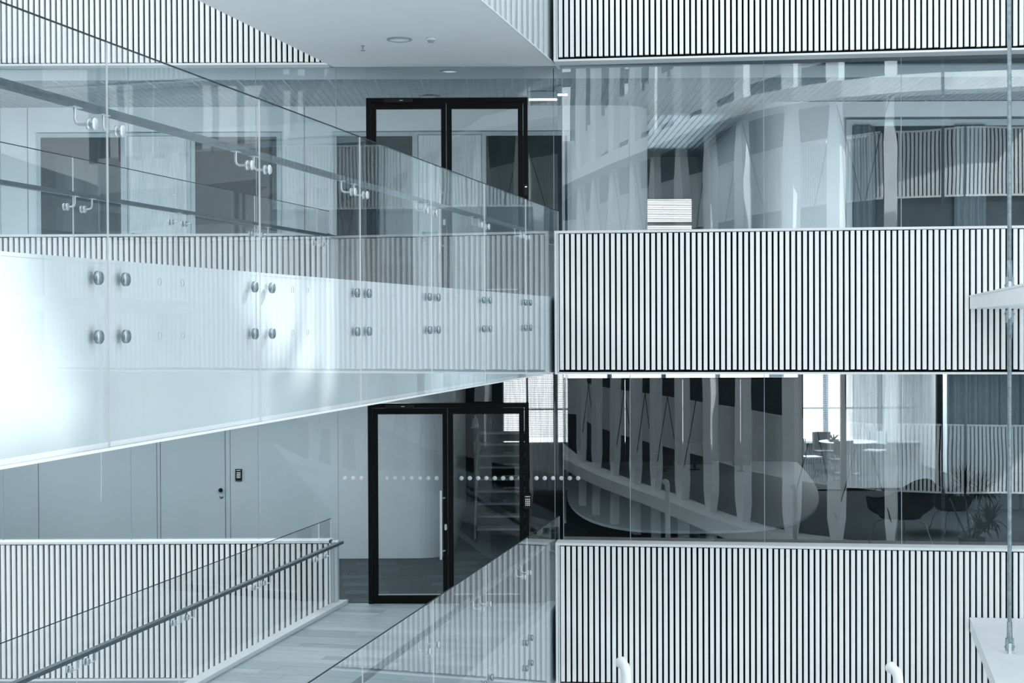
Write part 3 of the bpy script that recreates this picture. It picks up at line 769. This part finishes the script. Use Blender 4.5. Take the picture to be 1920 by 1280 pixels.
# ------------------------------------------------------------------ the atrium behind the viewer (seen as reflections)
NR = Vector((math.sin(RA), -math.cos(RA), 0)); GP = rloc(.1, .29)
def mirror(v): v = Vector(v); return v-2*((v-GP).dot(NR))*NR
path = [(1040, 75), (1062, 67), (1110, 61), (1172, 56), (1262, 50.5), (1340, 46), (1422, 43), (1500, 41.2), (1615, 39.6), (1800, 38.6), (1990, 38.2)]
def pv(px):
    for (a, da), (b2, db) in zip(path, path[1:]):
        if a <= px <= b2:
            t_ = (px-a)/(b2-a); Y = da+(db-da)*t_; break
    m_ = mirror((((px-960)/F)*Y, Y, 0)); return Vector((m_.x, m_.y, 0))
og = 'tall white columns opposite the facade'
COLS = []
colpx = [(1089, 9), (1117, 11), (1153, 11), (1192, 13), (1230, 13), (1279, 16), (1331, 17), (1393, 19), (1485, 24), (1567, 27), (1671, 24)]
for (px, wp) in colpx:
    c = pv(px); c2 = pv(px+wp*.5); c1 = pv(px-wp*.5); wv = (c2-c1); a = math.atan2(wv.y, wv.x); w = max(.26, wv.length*.9)
    co = empty('column', (c.x, c.y, -4), a, label='tall white tapered column of the wall behind the viewer, seen only as a reflection', cat='column', group=og)
    COLS.append(co); mb = MB(); hw = w/2
    prof = [(-4, .5), (-2.2, .5), (-1.6, 1), (3.0, 1), (8.0, 1), (8.8, .6), (9.3, .5), (9.8, 1), (16, 1)]
    vs = []
    for z, k in prof: vs += [(-hw*k, -.12, z+4), (hw*k, -.12, z+4), (hw*k, .12, z+4), (-hw*k, .12, z+4)]
    fs = [(4*j+q, 4*j+(q+1) % 4, 4*j+4+(q+1) % 4, 4*j+4+q) for j in range(len(prof)-1) for q in range(4)]+[(0, 1, 2, 3), tuple(4*(len(prof)-1)+q for q in range(4))]
    mb.add(vs, fs).build('shaft', 'column_paint', co)
# curved ring beams
for z in (-2.6, 9.2):
    vs = []; pts = []
    n = 30
    for k in range(n+1):
        px = 1042+(1985-1042)*k/n; c = pv(px); c2 = pv(min(1989, px+4)); c1 = pv(max(1041, px-4)); d = (c2-c1).normalized(); nn = Vector((-d.y, d.x, 0))
        if nn.y < 0: nn = -nn
        pts.append((c, nn))
    for c, nn in pts:
        for off, dz in ((.6, 0), (.6, .42), (-.25, .42), (-.25, 0)): vs.append((c.x+nn.x*off, c.y+nn.y*off, z+dz))
    fs = [(4*j+q, 4*j+(q+1) % 4, 4*j+4+(q+1) % 4, 4*j+4+q) for j in range(n) for q in range(4)]+[(0, 1, 2, 3), (4*n, 4*n+1, 4*n+2, 4*n+3)]
    S_(MB().add(vs, fs).build('trim_%d' % (5 if z < 0 else 6), 'column_paint', None), 'curved white ring beam on the columns, seen as a reflection %s' % ('in the lower window' if z < 0 else 'in the upper window'), 'beam')
# bracing cables, fixed to the column they start from
cpts = [pv(px) for px, _ in colpx]
for a, b2, co in zip(cpts, cpts[1:], COLS):
    inv = (Matrix.Translation(co.location) @ Matrix.Rotation(co.rotation_euler.z, 4, 'Z')).inverted()
    for z0, z1 in ((-1.6, 3.6), (3.6, 9.2)):
        for u0, u1 in ((z0, z1), (z1, z0)):
            if random.random() < .35: continue
            MB().tube([inv @ Vector((a.x, a.y+.14, u0)), inv @ Vector((b2.x, b2.y+.14, u1))], .014, 5).build('cable', 'dark_wall', co)
# opposite facade with slatted bands behind the columns
def off(px, d):
    c = pv(px); c2 = pv(min(1989, px+4)); c1 = pv(max(1041, px-4)); t_ = (c2-c1).normalized(); nn = Vector((-t_.y, t_.x, 0))
    if nn.y < 0: nn = -nn
    return c-nn*d
n = 40
cp = [off(1042+(1985-1042)*k/n, 1.1) for k in range(n+1)]
cp = [Vector((-22, cp[0].y-9, 0))]+cp+[Vector((12, cp[-1].y+.6, 0))]
cp.sort(key=lambda v: v.x)
vs = [(c.x, c.y, z) for z in (-6, 12) for c in cp]; m_ = len(cp)
S_(MB().add(vs, [(k, k+1, m_+k+1, m_+k) for k in range(m_-1)]).build('wall_front', 'opposite_wall', None), 'wall of the atrium behind the viewer', 'wall')
sl = MB(); rails = MB()
for f in (0, 3.8, 7.6, 11.4):
    for a, b2 in zip(cp, cp[1:]):
        d = (b2-a); L = d.length; d.normalize(); nn = Vector((-d.y, d.x, 0))
        if nn.y < 0: nn = -nn
        k = int(L/.095)
        for q in range(k):
            c = a+d*(q+.5)*L/k+nn*.1
            h = d*.031
            sl.add([(c.x-h.x, c.y-h.y, f-.9), (c.x+h.x, c.y+h.y, f-.9), (c.x+h.x, c.y+h.y, f+.79), (c.x-h.x, c.y-h.y, f+.79),
                    (c.x-h.x-nn.x*.05, c.y-h.y-nn.y*.05, f-.9), (c.x+h.x-nn.x*.05, c.y+h.y-nn.y*.05, f-.9), (c.x+h.x-nn.x*.05, c.y+h.y-nn.y*.05, f+.79), (c.x-h.x-nn.x*.05, c.y-h.y-nn.y*.05, f+.79)],
                   [(0, 1, 2, 3), (0, 3, 7, 4), (1, 5, 6, 2)])
        for z in (f+.79, f-.93):
            A = a+nn*.12; B = b2+nn*.12
            sl.add([(A.x, A.y, z), (B.x, B.y, z), (B.x, B.y, z+.05), (A.x, A.y, z+.05)], [(0, 1, 2, 3)])
tag(sl.build('slat_screen', 'column_paint', None), 'white slatted bands behind the viewer, seen as reflections', 'slats', kind='stuff')
S_(MB().box(-22.5, -22.3, -45, YL, -6.2, 11).build('wall_side', 'opposite_wall', None), 'left side wall of the atrium beyond the picture', 'wall')
S_(MB().box(-22.3, 10.5, -4, YL+.3, -6.2, -6).build('floor', 'white_paint', None), 'pale atrium ground floor far below the picture', 'floor')
S_(MB().box(-22.3, 10.5, -45, -4, -6.2, -6).build('floor', 'opposite_wall', None), 'ground floor behind the viewer, darkened to dim its reflection', 'floor')  # dark tone put in to dim the sunlit floor in reflections
S_(MB().box(-9, 10.1, 23, 40, -6, -.35).box(LX0, 8.2, YL+.35, YL+.45, -6, -.93).build('wall_front', 'wall_plaster', None), 'base of the facade below the picture', 'wall')

# mullions of the high windows far behind the viewer
MU = MB()
for a, b2 in zip(cp, cp[1:]):
    L = (b2-a).length
    for q in range(max(1, int(L/1.8))):
        c = a+(b2-a)*(q/max(1, int(L/1.8))); w_ = .15+.5*random.random()**2
        MU.box(c.x-w_, c.x+w_, c.y-.1, c.y+.1, 12, 19)
S_(MU.box(-22, 12, cp[0].y, cp[0].y+.2, 16.2, 17).build('trim_7', 'opposite_wall', None), 'mullions of the high windows behind the viewer', 'window')
# unseen wall added to block the sun, holes shaped as patches for the bridge side
nb = Vector((math.cos(TH), -math.sin(TH), 0)); pb = B0+nb*.0
patches = [[(-120, 150), (-20, 330), (70, 560), (172, 825), (60, 850), (-160, 885)],
           [(424, 505), (560, 505), (566, 640), (512, 690)],
           [(572, 505), (596, 520), (598, 700), (566, 730), (540, 720)],
           [(604, 500), (627, 500), (627, 758), (604, 760)]]
XW = 10.6
holes = []
for P in patches:
    h = []
    for px, py in P:
        q = hit(px, py, pb, nb); t_ = (XW-q.x)/(-SUN_DIR.x); h.append((q.y-SUN_DIR.y*t_, q.z-SUN_DIR.z*t_))
    holes.append(h)
outer = [(10, -6), (48, -6), (48, 45), (10, 45)]
polys = [[Vector((a, b2, 0)) for a, b2 in outer]]+[[Vector((a, b2, 0)) for a, b2 in h] for h in holes]
tris = tessellate_polygon(polys)
allv = [(XW, v.x, v.y) for P in polys for v in P]
sw = MB().add(allv, [tuple(t_) for t_ in tris])
me = bpy.data.meshes.new('wall_side'); me.from_pydata(sw.v, [], sw.f); me.materials.append(MATS['wall_plaster'])
o = inst('wall_side', me); md = o.modifiers.new('thick', 'SOLIDIFY'); md.thickness = .04
S_(o, 'unseen sun-blocking wall added beyond the right edge, pierced for the sun patches', 'wall')

S_(MB().box(8, 20, 4.5, 14, 14, 14.2).build('shade_plate', 'white_paint', None), 'roof plate added unseen to keep sun off the right-hand columns', 'blocker')  # added out of view only to shade the right-hand columns
